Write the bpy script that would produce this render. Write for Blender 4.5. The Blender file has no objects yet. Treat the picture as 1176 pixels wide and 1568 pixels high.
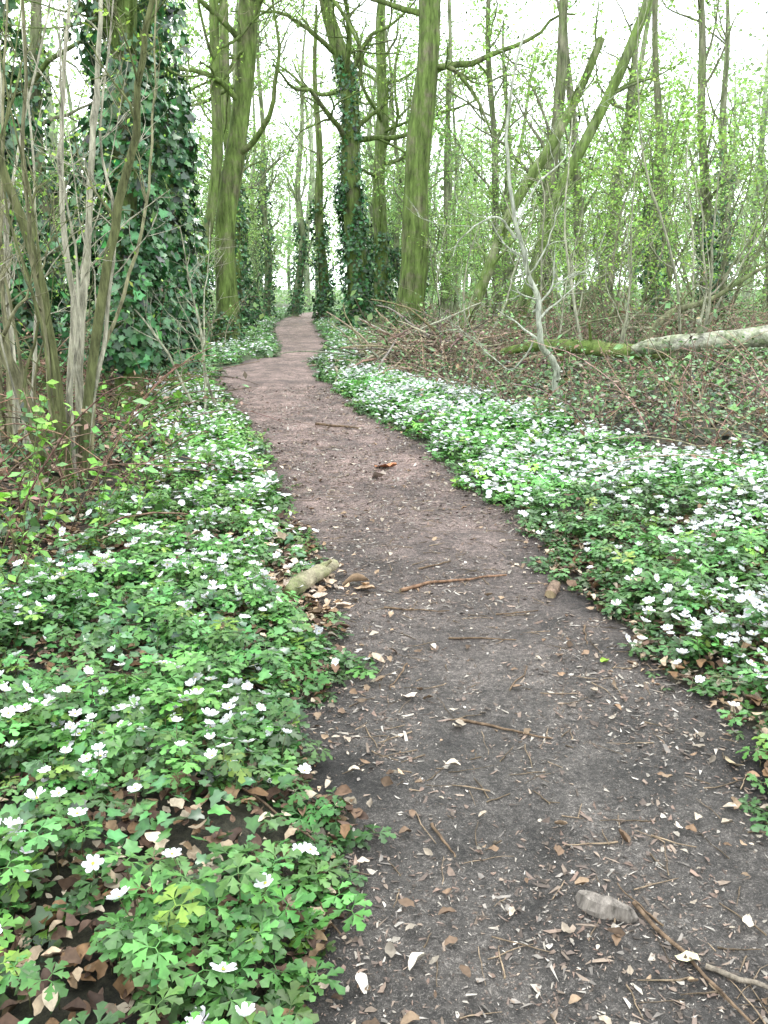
import bpy, math
import numpy as np
R = np.random.default_rng(11)
scene = bpy.context.scene
scene.view_settings.view_transform = 'Standard'
scene.view_settings.look = 'None'
scene.view_settings.exposure = 0

# ------------------------------------------------------------ helpers
def nrm(a):
    return a/np.maximum(np.linalg.norm(a, axis=-1, keepdims=True), 1e-9)
LAT = R.random((256, 256))
def vnoise(x, y, s=1.0, o=0):
    x = np.asarray(x)*s+37.3+o*11.7; y = np.asarray(y)*s+91.1+o*5.3
    i = np.floor(x).astype(int); j = np.floor(y).astype(int)
    f = x-i; g = y-j; f = f*f*(3-2*f); g = g*g*(3-2*g)
    a = LAT[i % 256, j % 256]; b = LAT[(i+1) % 256, j % 256]
    c = LAT[i % 256, (j+1) % 256]; d = LAT[(i+1) % 256, (j+1) % 256]
    return (a*(1-f)+b*f)*(1-g)+(c*(1-f)+d*f)*g
def ss(t):
    t = np.clip(t, 0, 1); return t*t*(3-2*t)

class MB:
    def __init__(s):
        s.V = []; s.C = []; s.T = []; s.Q = []; s.TM = []; s.QM = []; s.n = 0
    def add(s, v, f, c, mat=0):
        v = np.asarray(v, float).reshape(-1, 3); c = np.broadcast_to(np.asarray(c, float), (len(v), 3))
        f = np.asarray(f)
        s.V.append(v); s.C.append(c)
        (s.T if f.shape[1] == 3 else s.Q).append(f+s.n)
        (s.TM if f.shape[1] == 3 else s.QM).append(np.full(len(f), mat))
        s.n += len(v)
    def build(s, name, mats, smooth=True):
        V = np.concatenate(s.V); C = np.concatenate(s.C)
        T = np.concatenate(s.T) if s.T else np.zeros((0, 3), int)
        Q = np.concatenate(s.Q) if s.Q else np.zeros((0, 4), int)
        me = bpy.data.meshes.new(name)
        me.vertices.add(len(V)); me.vertices.foreach_set('co', V.astype(np.float32).ravel())
        L = np.concatenate([T.ravel(), Q.ravel()]).astype(np.int32)
        me.loops.add(len(L)); me.loops.foreach_set('vertex_index', L)
        st = np.concatenate([np.arange(len(T))*3, len(T)*3+np.arange(len(Q))*4]).astype(np.int32)
        me.polygons.add(len(st)); me.polygons.foreach_set('loop_start', st)
        mi = np.concatenate(s.TM+s.QM).astype(np.int32) if (s.TM or s.QM) else np.zeros(0)
        me.polygons.foreach_set('material_index', mi)
        me.polygons.foreach_set('use_smooth', np.full(len(st), smooth))
        me.update(calc_edges=True)
        a = me.color_attributes.new('col', 'FLOAT_COLOR', 'POINT')
        a.data.foreach_set('color', np.concatenate([C, np.ones((len(C), 1))], 1).astype(np.float32).ravel())
        for m in mats: me.materials.append(m)
        ob = bpy.data.objects.new(name, me); scene.collection.objects.link(ob)
        return ob

def rot(yaw, tilt, roll=None):
    B = len(yaw); c, s = np.cos(yaw), np.sin(yaw); Z = np.zeros((B, 3, 3))
    Z[:, 0, 0] = c; Z[:, 0, 1] = -s; Z[:, 1, 0] = s; Z[:, 1, 1] = c; Z[:, 2, 2] = 1
    c, s = np.cos(tilt), np.sin(tilt); X = np.zeros((B, 3, 3))
    X[:, 0, 0] = 1; X[:, 1, 1] = c; X[:, 1, 2] = -s; X[:, 2, 1] = s; X[:, 2, 2] = c
    M = Z@X
    if roll is not None:
        c, s = np.cos(roll), np.sin(roll); Y = np.zeros((B, 3, 3))
        Y[:, 0, 0] = c; Y[:, 0, 1] = -s; Y[:, 1, 0] = s; Y[:, 1, 1] = c; Y[:, 2, 2] = 1
        M = M@Y
    return M
def frame(n, jit=True):
    n = nrm(n); r = nrm(np.cross(n, R.normal(size=n.shape))); b = np.cross(n, r)
    return np.stack([r, b, n], -1)
def inst(mb, tv, tf, tc, pos, M, s, tint, mat=0):
    B = len(pos); n = len(tv)
    if B == 0: return
    s = np.broadcast_to(np.asarray(s, float), (B,)) if np.ndim(s) < 2 else s
    sv = tv[None]*(s[:, None, None] if s.ndim == 1 else s[:, None, :])
    v = np.einsum('bij,bnj->bni', M, sv)+pos[:, None]
    c = tc[None]*tint[:, None]
    f = tf[None]+(np.arange(B)*n)[:, None, None]
    mb.add(v.reshape(-1, 3), f.reshape(-1, tf.shape[1]), c.reshape(-1, 3), mat)
def tints(B, base, var=.18, hue=.08):
    return np.clip(np.array(base)[None]*(1+R.normal(0, var, (B, 1)))*(1+R.normal(0, hue, (B, 3))), .004, .95)

def tubes(mb, P, r, S, col, mat=0, amp=0., lobes=None, cap=False):
    B, N, _ = P.shape
    T = nrm(np.gradient(P, axis=1)); m = np.abs(T.mean(1)); ref = np.zeros((B, 3)); ref[np.arange(B), m.argmin(1)] = 1
    a = nrm(np.cross(T, ref[:, None])); b = np.cross(T, a)
    an = np.arange(S)*2*np.pi/S
    rr = np.broadcast_to(np.asarray(r, float)[..., None], (B, N, S)).copy()
    if lobes is not None: rr = rr*lobes
    if amp: rr *= 1+R.normal(0, amp, (B, N, S))
    v = P[:, :, None]+rr[..., None]*(np.cos(an)[None, None, :, None]*a[:, :, None]+np.sin(an)[None, None, :, None]*b[:, :, None])
    i = np.arange(N-1)[:, None]*S; k = np.arange(S)[None]; k2 = (k+1) % S
    f = np.stack([i+k, i+k2, i+S+k2, i+S+k], -1).reshape(-1, 4)
    F = (f[None]+(np.arange(B)*N*S)[:, None, None]).reshape(-1, 4)
    col = np.asarray(col, float)
    if col.ndim == 1: col = np.broadcast_to(col, (B, 3))
    c = np.broadcast_to(col[:, None, None], (B, N, S, 3))*(1+R.normal(0, .05, (B, N, S, 1)))
    mb.add(v.reshape(-1, 3), F, c.reshape(-1, 3), mat)
    if cap:
        for e in (0, N-1):
            ctr = P[:, e]; base = (np.arange(B)*(S+1))[:, None]
            vv = np.concatenate([v[:, e], ctr[:, None]], 1)
            tf = np.stack([np.arange(S), (np.arange(S)+1) % S, np.full(S, S)], -1)
            mb.add(vv.reshape(-1, 3), (tf[None]+base[:, :, None]).reshape(-1, 3), np.array([.36, .28, .17]), mat)

def grow(o, d, L, N, wig, up):
    B = len(o); P = np.zeros((B, N, 3)); D = np.zeros((B, N, 3)); P[:, 0] = o; d = nrm(d); D[:, 0] = d
    st = (np.broadcast_to(L, (B,))/(N-1))[:, None]
    for i in range(1, N):
        d = nrm(d+R.normal(0, wig, (B, 3))+np.array([0, 0, up])); P[:, i] = P[:, i-1]+d*st; D[:, i] = d
    return P, D
def spawn(P, D, r, k, t0, t1, ang):
    B, N, _ = P.shape; b = np.repeat(np.arange(B), k)
    t = R.uniform(t0, t1, B*k)*(N-1); i = np.clip(t.astype(int), 0, N-2); f = (t-i)[:, None]
    o = P[b, i]*(1-f)+P[b, i+1]*f; d = D[b, i+1]; rr = r[b, i]*(1-f[:, 0])+r[b, i+1]*f[:, 0]
    p = nrm(np.cross(d, R.normal(size=d.shape))); a = R.normal(ang, .2, B*k)[:, None]
    return o, nrm(d*np.cos(a)+p*np.sin(a)), rr, t/(N-1)
def taper(r0, N, end=.25):
    return np.asarray(r0)[:, None]*np.linspace(1, end, N)[None]
def crv(pts, n):
    p = np.array(pts, float); m = len(p); t = np.linspace(0, m-1-1e-6, n); i = t.astype(int); f = (t-i)[:, None]
    g = lambda k: p[np.clip(k, 0, m-1)]
    p0, p1, p2, p3 = g(i-1), g(i), g(i+1), g(i+2)
    return .5*((2*p1)+(-p0+p2)*f+(2*p0-5*p1+4*p2-p3)*f**2+(-p0+3*p1-3*p2+p3)*f**3)

# ------------------------------------------------------------ materials
def new_mat(name):
    m = bpy.data.materials.new(name); m.use_nodes = True; nt = m.node_tree; nt.nodes.clear(); return m, nt
def N(nt, t, **k):
    n = nt.nodes.new(t)
    for a, b in k.items(): setattr(n, a, b)
    return n
def leaf_mat(name, rough=.5, trans=.35, spec=.4, nscale=40):
    m, nt = new_mat(name); L = nt.links.new
    at = N(nt, 'ShaderNodeAttribute', attribute_name='col')
    src = at.outputs['Color']
    if nscale:
        tc = N(nt, 'ShaderNodeTexCoord')
        no = N(nt, 'ShaderNodeTexNoise'); no.inputs['Scale'].default_value = nscale; no.inputs['Detail'].default_value = 2
        L(tc.outputs['Object'], no.inputs['Vector'])
        mr = N(nt, 'ShaderNodeMapRange'); mr.inputs['To Min'].default_value = .5; mr.inputs['To Max'].default_value = 1.5
        L(no.outputs['Fac'], mr.inputs['Value'])
        mx = N(nt, 'ShaderNodeVectorMath', operation='SCALE'); L(at.outputs['Color'], mx.inputs[0]); L(mr.outputs[0], mx.inputs['Scale']); src = mx.outputs[0]
    p = N(nt, 'ShaderNodeBsdfPrincipled'); p.inputs['Roughness'].default_value = rough; p.inputs['Specular IOR Level'].default_value = spec
    L(src, p.inputs['Base Color'])
    o = N(nt, 'ShaderNodeOutputMaterial')
    if trans > 0:
        t = N(nt, 'ShaderNodeBsdfTranslucent'); L(src, t.inputs['Color'])
        ms = N(nt, 'ShaderNodeMixShader'); ms.inputs[0].default_value = trans
        L(p.outputs[0], ms.inputs[1]); L(t.outputs[0], ms.inputs[2]); L(ms.outputs[0], o.inputs['Surface'])
    else: L(p.outputs[0], o.inputs['Surface'])
    return m
def bark_mat(name, moss=.5, mosscol=(.17, .2, .035), bump=.6, sc=9, zs=.18, ms=2.2):
    m, nt = new_mat(name); L = nt.links.new
    at = N(nt, 'ShaderNodeAttribute', attribute_name='col'); tc = N(nt, 'ShaderNodeTexCoord')
    mp = N(nt, 'ShaderNodeMapping'); mp.inputs['Scale'].default_value = (1, 1, zs); L(tc.outputs['Object'], mp.inputs['Vector'])
    n1 = N(nt, 'ShaderNodeTexNoise'); n1.inputs['Scale'].default_value = sc; n1.inputs['Detail'].default_value = 6; n1.inputs['Roughness'].default_value = .7
    L(mp.outputs[0], n1.inputs['Vector'])
    n2 = N(nt, 'ShaderNodeTexNoise'); n2.inputs['Scale'].default_value = ms; n2.inputs['Detail'].default_value = 7; n2.inputs['Roughness'].default_value = .75
    L(tc.outputs['Object'], n2.inputs['Vector'])
    r1 = N(nt, 'ShaderNodeMapRange'); r1.inputs['From Min'].default_value = .32; r1.inputs['From Max'].default_value = .68
    r1.inputs['To Min'].default_value = .25; r1.inputs['To Max'].default_value = 1.6; L(n1.outputs['Fac'], r1.inputs['Value'])
    r2 = N(nt, 'ShaderNodeMapRange'); r2.inputs['From Min'].default_value = .62-.4*moss; r2.inputs['From Max'].default_value = .8-.4*moss
    L(n2.outputs['Fac'], r2.inputs['Value'])
    ml = N(nt, 'ShaderNodeMath', operation='MULTIPLY'); ml.inputs[1].default_value = min(1, moss*1.3); L(r2.outputs[0], ml.inputs[0])
    mix = N(nt, 'ShaderNodeMixRGB'); mix.inputs[2].default_value = (*mosscol, 1); L(ml.outputs[0], mix.inputs[0]); L(at.outputs['Color'], mix.inputs[1])
    mx = N(nt, 'ShaderNodeVectorMath', operation='SCALE'); L(mix.outputs[0], mx.inputs[0]); L(r1.outputs[0], mx.inputs['Scale'])
    bp = N(nt, 'ShaderNodeBump'); bp.inputs['Strength'].default_value = bump; bp.inputs['Distance'].default_value = .05; L(n1.outputs['Fac'], bp.inputs['Height'])
    p = N(nt, 'ShaderNodeBsdfPrincipled'); p.inputs['Roughness'].default_value = .85; p.inputs['Specular IOR Level'].default_value = .2
    L(mx.outputs[0], p.inputs['Base Color']); L(bp.outputs[0], p.inputs['Normal'])
    o = N(nt, 'ShaderNodeOutputMaterial'); L(p.outputs[0], o.inputs['Surface']); return m
def soil_mat(name, path=False):
    m, nt = new_mat(name); L = nt.links.new
    at = N(nt, 'ShaderNodeAttribute', attribute_name='col'); tc = N(nt, 'ShaderNodeTexCoord')
    n1 = N(nt, 'ShaderNodeTexNoise'); n1.inputs['Scale'].default_value = 3.5; n1.inputs['Detail'].default_value = 12; n1.inputs['Roughness'].default_value = .8
    n2 = N(nt, 'ShaderNodeTexNoise'); n2.inputs['Scale'].default_value = 34; n2.inputs['Detail'].default_value = 9; n2.inputs['Roughness'].default_value = .9
    n3 = N(nt, 'ShaderNodeTexNoise'); n3.inputs['Scale'].default_value = 95; n3.inputs['Detail'].default_value = 4; n3.inputs['Roughness'].default_value = .7; n3.inputs['Distortion'].default_value = 2.0
    for n in (n1, n2, n3): L(tc.outputs['Object'], n.inputs['Vector'])
    def mr(src, a, b, c, d):
        r = N(nt, 'ShaderNodeMapRange'); r.inputs['From Min'].default_value = a; r.inputs['From Max'].default_value = b; r.inputs['To Min'].default_value = c; r.inputs['To Max'].default_value = d
        L(src, r.inputs['Value']); return r.outputs[0]
    r1 = mr(n1.outputs['Fac'], .38, .62, .5, 1.5); r2 = mr(n2.outputs['Fac'], .38, .62, .25, 1.85); r3 = mr(n3.outputs['Fac'], .52, .62, 1, 3.0 if path else 1.4)
    a = N(nt, 'ShaderNodeMath', operation='MULTIPLY'); L(r1, a.inputs[0]); L(r2, a.inputs[1])
    b = N(nt, 'ShaderNodeMath', operation='MULTIPLY'); L(a.outputs[0], b.inputs[0]); L(r3, b.inputs[1])
    mx = N(nt, 'ShaderNodeVectorMath', operation='SCALE'); L(at.outputs['Color'], mx.inputs[0]); L(b.outputs[0], mx.inputs['Scale'])
    h = N(nt, 'ShaderNodeMath', operation='ADD'); L(n2.outputs['Fac'], h.inputs[0]); L(n1.outputs['Fac'], h.inputs[1])
    bp = N(nt, 'ShaderNodeBump'); bp.inputs['Strength'].default_value = 1.; bp.inputs['Distance'].default_value = .05; L(h.outputs[0], bp.inputs['Height'])
    p = N(nt, 'ShaderNodeBsdfPrincipled'); p.inputs['Roughness'].default_value = .65; p.inputs['Specular IOR Level'].default_value = .45
    L(mx.outputs[0], p.inputs['Base Color']); L(bp.outputs[0], p.inputs['Normal'])
    o = N(nt, 'ShaderNodeOutputMaterial'); L(p.outputs[0], o.inputs['Surface']); return m

M_soil = soil_mat('woodland_soil'); M_path = soil_mat('trodden_path', True)
M_leaf = leaf_mat('spring_leaf', .5, .4, .3, 0)
M_herb = leaf_mat('anemone_leaf', .45, .15, .4, 60)
M_petal = leaf_mat('anemone_petal', .6, .2, .2, 0)
M_ivy = leaf_mat('ivy_leaf', .3, 0, .5, 50)
M_dead = leaf_mat('dead_leaf', .7, 0, .25, 70)
M_wood = bark_mat('dead_wood', .15, (.12, .15, .05), .5, 30)
M_bark = bark_mat('mossy_bark', .7, (.115, .175, .04)); M_bark2 = bark_mat('grey_bark', .5, (.13, .19, .06))
M_bark3 = bark_mat('hazel_bark', .3, (.14, .17, .06), .3, 25)
M_log = bark_mat('log_bark', .5, (.10, .17, .025), .8, 9, 1., 3.5)

# ------------------------------------------------------------ terrain
yk = [-12, 0, 1.5, 2.4, 3.45, 4.3, 5.6, 7.9, 9.9, 13, 14.5, 16.5, 18.3, 20, 23, 26, 35, 45, 53, 60, 70, 90, 120, 400]
Lk = [-.25, -.2, -.18, -.22, -.30, -.42, -.64, -1.12, -1.62, -2.45, -2.85, -3.25, -3.0, -2.55, -2.8, -3.3, -4.5, -5.2, -5.0, -4.0, -1.5, 6, 20, 160]
Rk = [1.2, 1.28, 1.28, 1.28, 1.2, 1.07, .92, .46, .04, -.66, -.95, -1.35, -1.5, -1.45, -1.45, -1.75, -2.8, -3.5, -3.3, -2.2, .6, 8.5, 23, 164]
yy = np.linspace(-12, 400, 4121)
def smo(k):
    v = np.interp(yy, yk, k); w = np.hanning(11); w /= w.sum()
    return np.convolve(np.pad(v, 5, mode='edge'), w, 'valid')
LL, RR = smo(Lk), smo(Rk)
pL = lambda y: np.interp(y, yy, LL); pR = lambda y: np.interp(y, yy, RR)
def dist(x, y):
    return np.maximum(pL(y)-x, x-pR(y))
def wob(x, y): return .28*(vnoise(x, y, 1.6, 5)-.5)+.18*(vnoise(x, y, 5, 6)-.5)
def base(x, y):
    return .06*(vnoise(x, y, .35)-.5)+.03*(vnoise(x, y, 1.1, 3)-.5)
def ground(x, y):
    d = dist(x, y)+wob(x, y)
    z = base(x, y)+.05*ss(d/.35)-.06*(1-ss((d+.12)/.12))
    z = z+.35*ss((x-pR(y)-1.8)/4.5)*ss((y-5)/6)+.2*ss((pL(y)-1.3-x)/3)
    z = z+ss(d/.5)*(.10*(vnoise(x, y, 1.7, 8)-.5)+.03*(vnoise(x, y, 6, 9)-.5))
    return z
WLy = lambda y: np.interp(y, [0, 1, 3, 4.5, 5.6, 7, 10, 13, 16, 20, 30, 60], [2.4, 2.2, 1.8, 1.4, 1.1, 1.1, 1.0, .9, 1.2, 1.5, 2.2, 3])
WRy = lambda y: np.interp(y, [0, 2, 3.45, 5.6, 7.4, 9.4, 11.5, 13.8, 17, 25, 40, 60], [1.2, 1.6, 2.6, 2.9, 2.7, 1.9, 1.5, 1.5, 1.4, 1.5, 2.2, 3])
def zone(x, y):
    l = (pL(y)-x)/WLy(y); r = (x-pR(y))/WRy(y)
    q = np.where(x < pL(y), l, r)+.6*(vnoise(x, y, 1.3, 12)-.5)
    return ss((1.15-q)/.35)*ss((dist(x, y)+wob(x, y)+.12)/.22)

def axis(a, b, st, ext, g=1.13):
    c = list(np.arange(a, b, st)); s = st; hi = c[-1]
    while hi < ext[1]: s *= g; hi += s; c.append(hi)
    s = st; lo = c[0]
    while lo > ext[0]: s *= g; lo -= s; c.insert(0, lo)
    return np.array(c)
gx = axis(-4, 4, .06, (-300, 300)); gy = axis(.8, 16, .06, (-20, 420))
X, Y = np.meshgrid(gx, gy, indexing='ij'); Z = ground(X, Y)
nx, ny = X.shape; idx = np.arange(nx*ny).reshape(nx, ny)
F = np.stack([idx[:-1, :-1], idx[1:, :-1], idx[1:, 1:], idx[:-1, 1:]], -1).reshape(-1, 4)
zo = zone(X, Y); n = vnoise(X, Y, .8, 2); far = ss((Y-10)/25)
soil = np.array([.05, .038, .027]); green = np.array([.05, .09, .03]); tan = np.array([.11, .09, .06])
g0 = soil*(1-n[..., None])+tan*n[..., None]*.9
fg = np.clip(zo*.2+.3*vnoise(X, Y, .9, 16)*ss((Y-5)/4)+far*.9*vnoise(X, Y, .3, 4)+far*zo*.5, 0, 1)[..., None]
C = g0*(1-fg)+green*(1+1.2*far[..., None])*fg
mb = MB(); mb.add(np.stack([X, Y, Z], -1), F, C.reshape(-1, 3)); mb.build('woodland_ground', [M_soil])
sy = np.concatenate([np.arange(-8, 14, .05), np.arange(14, 60, .2), np.arange(60, 200, 1.)]); u = np.linspace(0, 1, 44)
Yp = np.repeat(sy[:, None], 44, 1); l = pL(Yp)-.4; r = pR(Yp)+.4; Xp = l+(r-l)*u
d = dist(Xp, Yp)
def pz(x, y):
    d = dist(x, y)+wob(x, y)
    return base(x, y)-.12*ss(d/.3)+.018*(vnoise(x, y, 4, 7)-.5)+.012*(vnoise(x, y, 13, 7)-.5)-.02*np.exp(-(d+.6)**2/.1)
Zp = pz(Xp, Yp)
nx, ny = Xp.shape; idx = np.arange(nx*ny).reshape(nx, ny)
F = np.stack([idx[:-1, :-1], idx[:-1, 1:], idx[1:, 1:], idx[1:, :-1]], -1).reshape(-1, 4)
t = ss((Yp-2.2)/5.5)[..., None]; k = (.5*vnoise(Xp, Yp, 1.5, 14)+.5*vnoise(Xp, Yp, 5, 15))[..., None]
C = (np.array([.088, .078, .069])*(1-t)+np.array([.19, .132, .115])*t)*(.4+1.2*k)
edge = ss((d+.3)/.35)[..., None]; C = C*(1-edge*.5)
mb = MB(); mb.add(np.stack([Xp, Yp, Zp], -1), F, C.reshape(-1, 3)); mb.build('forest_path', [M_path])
def surf(x, y): return np.maximum(ground(x, y), pz(x, y))

# ------------------------------------------------------------ templates
def leaflet(L=1., W=.3):
    m = [(0, 0, 0), (.35, 0, -.01), (.7, 0, -.03), (1.05, 0, -.12)]
    sL = [(.3, .32*W, .05), (.62, 1.0*W, .03), (.60, .38*W, .02), (.9, .75*W, -.05)]
    v = m+sL+[(a, -b, c) for a, b, c in sL]
    f = [(0, 4, 1), (4, 5, 1), (5, 6, 1), (6, 2, 1), (6, 7, 2), (7, 3, 2), (0, 1, 8), (8, 1, 9), (9, 1, 10), (10, 1, 2), (10, 2, 11), (11, 2, 3)]
    return np.array(v)*[L, L, L], np.array(f)
def compose(parts):
    V = []; Fc = []; Cc = []; n = 0
    for v, f, c in parts:
        V.append(v); Fc.append(f+n); Cc.append(np.broadcast_to(c, (len(v), 3))); n += len(v)
    return np.concatenate(V), np.concatenate(Fc), np.concatenate(Cc)
def rz(v, a):
    c, s = math.cos(a), math.sin(a); return v@np.array([[c, s, 0], [-s, c, 0], [0, 0, 1]])
def ry(v, a):
    c, s = math.cos(a), math.sin(a); return v@np.array([[c, 0, s], [0, 1, 0], [-s, 0, c]])
def whorl(seed, simple=False):
    rr = np.random.default_rng(seed); parts = []
    for k in range(3):
        a0 = k*2.094+rr.normal(0, .2)
        for j, a in enumerate((-.95, 0, .95)):
            if simple:
                v = np.array([(0, 0, 0), (.6, .26, .05), (1, 0, -.1), (.6, -.26, .05)])*(1 if j == 1 else .85); f = np.array([(0, 1, 2), (0, 2, 3)])
            else:
                v, f = leaflet(1 if j == 1 else .85, .34)
            v = ry(v, rr.normal(-.05, .3)); v = rz(v, a)+np.array([.3, 0, .06]); v = rz(v, a0)
            parts.append((v, f, np.ones(3)*rr.uniform(.7, 1.3)))
        if not simple:
            v = np.array([(0, -.02, 0), (0, .02, 0), (.32, .02, .06), (.32, -.02, .06)]); parts.append((rz(v, a0), np.array([(0, 1, 2), (0, 2, 3)]), np.ones(3)))
    return compose(parts)
WH = [whorl(i) for i in range(8)]; WHS = [whorl(i+20, True) for i in range(3)]
def flower(seed, simple=False, cup=.25):
    rr = np.random.default_rng(seed); parts = []; n = 6 if seed % 2 else 7
    for k in range(n):
        a = k*2*math.pi/n+rr.normal(0, .06)
        if simple:
            v = np.array([(0, 0, 0), (.8, .42, cup), (1, 0, cup*1.1), (.8, -.42, cup)]); f = np.array([(0, 2, 1), (0, 3, 2)])
        else:
            v = np.array([(0.05, 0, 0), (.5, .3, cup*.45), (.85, .26, cup), (1, 0, cup*1.1), (.85, -.26, cup), (.5, -.3, cup*.45), (.55, 0, cup*.3)])
            f = np.array([(6, i, (i+1) % 6) for i in range(6)])
        v = v*rr.uniform(.85, 1.1)
        parts.append((rz(v, a), f, np.array([.9, .9, .9])*rr.uniform(.88, 1.)))
    if not simple:
        a = np.arange(6)*math.pi/3
        v = np.concatenate([np.stack([.16*np.cos(a), .16*np.sin(a), np.full(6, .1)], -1), [[0, 0, .2]]])
        parts.append((v, np.array([(i, (i+1) % 6, 6) for i in range(6)]), np.array([.75, .65, .1])))
    return compose(parts)
FL = [flower(i, False, c) for i, c in zip(range(7), (.12, .25, .4, .7, .5, .3, .2))]; FLS = [flower(i, True, .2) for i in range(2)]
pts = [(0, 0), (-.12, .28), (-.02, .55), (.3, .36), (.55, .5), (.72, .22), (1.05, 0)]
out = pts+[(x, -y) for x, y in pts[1:-1][::-1]]
v = np.array([(x, y, .10*abs(y)-.12*x*x) for x, y in out]+[(.38, 0, -.03)]); nn = len(out)
IV = (v, np.array([(i, (i+1) % nn, nn) for i in range(nn)])[:, ::-1], np.concatenate([np.ones((nn, 3)), np.full((1, 3), 1.35)]))
IVS = (np.array([(0, 0, 0), (.25, .45, .03), (.95, 0, -.1), (.25, -.45, .03)]), np.array([(0, 2, 1), (0, 3, 2)]), np.ones((4, 3)))
LF = (np.array([(0, 0, 0), (.5, .28, .06), (1, 0, -.02), (.5, -.28, .06)]), np.array([(0, 2, 1), (0, 3, 2)]), np.ones((4, 3)))
def deadleaf(seed):
    rr = np.random.default_rng(seed); n = 6; xs = np.linspace(0, 1, n); w = np.sin(np.pi*np.clip(xs, .03, .97))**.7*rr.uniform(.18, .36); V = []
    cu = rr.uniform(.1, 1.1); cr = rr.uniform(-.5, 1.1)
    for x, ww in zip(xs, w):
        for s in (-1, 0, 1):
            V.append((x+rr.normal(0, .02), s*ww*rr.uniform(.65, 1.3), cu*.5*abs(s)*ww*2+cr*(x-.5)**2+rr.normal(0, .035)))
    f = []
    for i in range(n-1):
        for j in range(2):
            a = i*3+j; f += [(a, a+3, a+4), (a, a+4, a+1)]
    V = np.array(V)-[.5, 0, 0]; V[:, 2] -= V[:, 2].min()
    return V, np.array(f), np.ones((len(V), 3))*rr.uniform(.8, 1.15, (len(V), 1))
DL = [deadleaf(i) for i in range(10)]

def leaves(mb, pos, size, base_c, mat, flat=.4, tmpl=LF, var=.2, sv=.3):
    B = len(pos); n = R.normal(size=(B, 3)); n[:, 2] = np.abs(n[:, 2])+flat
    inst(mb, *tmpl, pos, frame(n), size*(1+R.normal(0, sv, B)).clip(.3, 2), tints(B, base_c, var), mat)

# ------------------------------------------------------------ verge flowers
def scatter(n, x0, x1, y0, y1, ypow=1.):
    y = y0+(y1-y0)*R.random(n)**ypow; return R.uniform(x0, x1, n), y
def pick_zone(n, side, y0, y1, ypow, thr=0., cut=.36):
    y = y0+(y1-y0)*R.random(n)**ypow
    if side < 0: x = pL(y)+.2-R.random(n)*(WLy(y)*1.3+.2)
    else: x = pR(y)-.2+R.random(n)*(WRy(y)*1.3+.2)
    p = zone(x, y)
    dn = ss((vnoise(x, y, 1.9, 20)*.4+vnoise(x, y, 5.5, 21)*.6-cut)/.16)
    p = p*(thr+(1-thr)*dn)
    k = R.random(n) < p; return x[k], y[k]
def anemones(name, x, y, lod, fprob, scale=1., gcol=(.07, .18, .04), fn=1.2, f0=.015, f1=.028):
    mb = MB(); B = len(x); z = surf(x, y); s = scale*R.uniform(.5, 1.2, B); ed = ss((dist(x, y)+.12)/.45)
    h = s*R.uniform(.02, .14, B)*(.3+.7*ed)
    yaw = R.uniform(0, 6.28, B); tilt = R.normal(0, .3, B)
    lean = R.normal(0, .02, (B, 2)); pos = np.stack([x+lean[:, 0], y+lean[:, 1], z+h], -1)
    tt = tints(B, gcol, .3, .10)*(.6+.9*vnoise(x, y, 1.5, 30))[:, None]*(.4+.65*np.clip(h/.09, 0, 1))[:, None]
    yl = (R.random(B) < .05)[:, None]; tt = np.where(yl, tt*np.array([1.9, 1.3, .9]), tt)
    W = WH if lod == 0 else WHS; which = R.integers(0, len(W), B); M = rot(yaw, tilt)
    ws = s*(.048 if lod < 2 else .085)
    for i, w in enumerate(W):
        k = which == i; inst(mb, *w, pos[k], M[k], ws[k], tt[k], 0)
    if lod == 0:
        P = np.stack([np.stack([x, y, z-.01], -1), np.stack([x, y, z+h*.5], -1), pos], 1)
        tubes(mb, P, np.full((B, 3), .0016), 3, np.array([.12, .12, .05]), 0)
    f = R.random(B) < fprob*(.2+1.5*ss((vnoise(x, y, fn, 33)*.6+vnoise(x, y, 4, 34)*.4-.3)/.35))*(.4+.6*ed)*np.clip(h/.05, .3, 1); nf = f.sum()
    if lod == 2: fs = R.uniform(.026, .038, nf)
    else: fs = R.uniform(f0, f1, nf)
    fh = R.uniform(.02, .06, nf)*scale
    fp = pos[f]+np.stack([R.normal(0, .012, nf), R.normal(0, .012, nf), fh], -1)
    FF = FL if lod == 0 else FLS; wh = R.integers(0, len(FF), nf)
    M2 = rot(R.uniform(0, 6.28, nf), np.abs(R.normal(0, .5, nf))); tp = tints(nf, (.88, .88, .90), .03, .01)
    for i, w in enumerate(FF):
        k = wh == i; inst(mb, *w, fp[k], M2[k], fs[k], tp[k], 1)
    if lod == 0:
        P = np.stack([pos[f], .5*(pos[f]+fp), fp], 1); tubes(mb, P, np.full((nf, 3), .0012), 3, np.array([.14, .12, .06]), 0)
    mb.build(name, [M_herb, M_petal])
x, y = pick_zone(8200, -1, 1.0, 5.0, 1.0, .12, .38); anemones('wood_anemone_patch', x, y, 0, .27, f0=.018, f1=.031)
x, y = pick_zone(8200, 1, 1.6, 6.0, .8, .4, .36); anemones('wood_anemone_patch', x, y, 0, .60, f0=.017, f1=.029)
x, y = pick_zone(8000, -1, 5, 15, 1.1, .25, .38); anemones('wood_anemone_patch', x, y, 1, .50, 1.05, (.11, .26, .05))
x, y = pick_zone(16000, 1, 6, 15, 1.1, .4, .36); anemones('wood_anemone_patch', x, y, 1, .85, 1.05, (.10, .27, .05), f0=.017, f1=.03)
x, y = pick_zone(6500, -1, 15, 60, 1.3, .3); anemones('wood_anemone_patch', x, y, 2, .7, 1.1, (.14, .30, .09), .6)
x, y = pick_zone(6500, 1, 15, 60, 1.3, .3); anemones('wood_anemone_patch', x, y, 2, .7, 1.1, (.14, .30, .09), .6)

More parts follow.
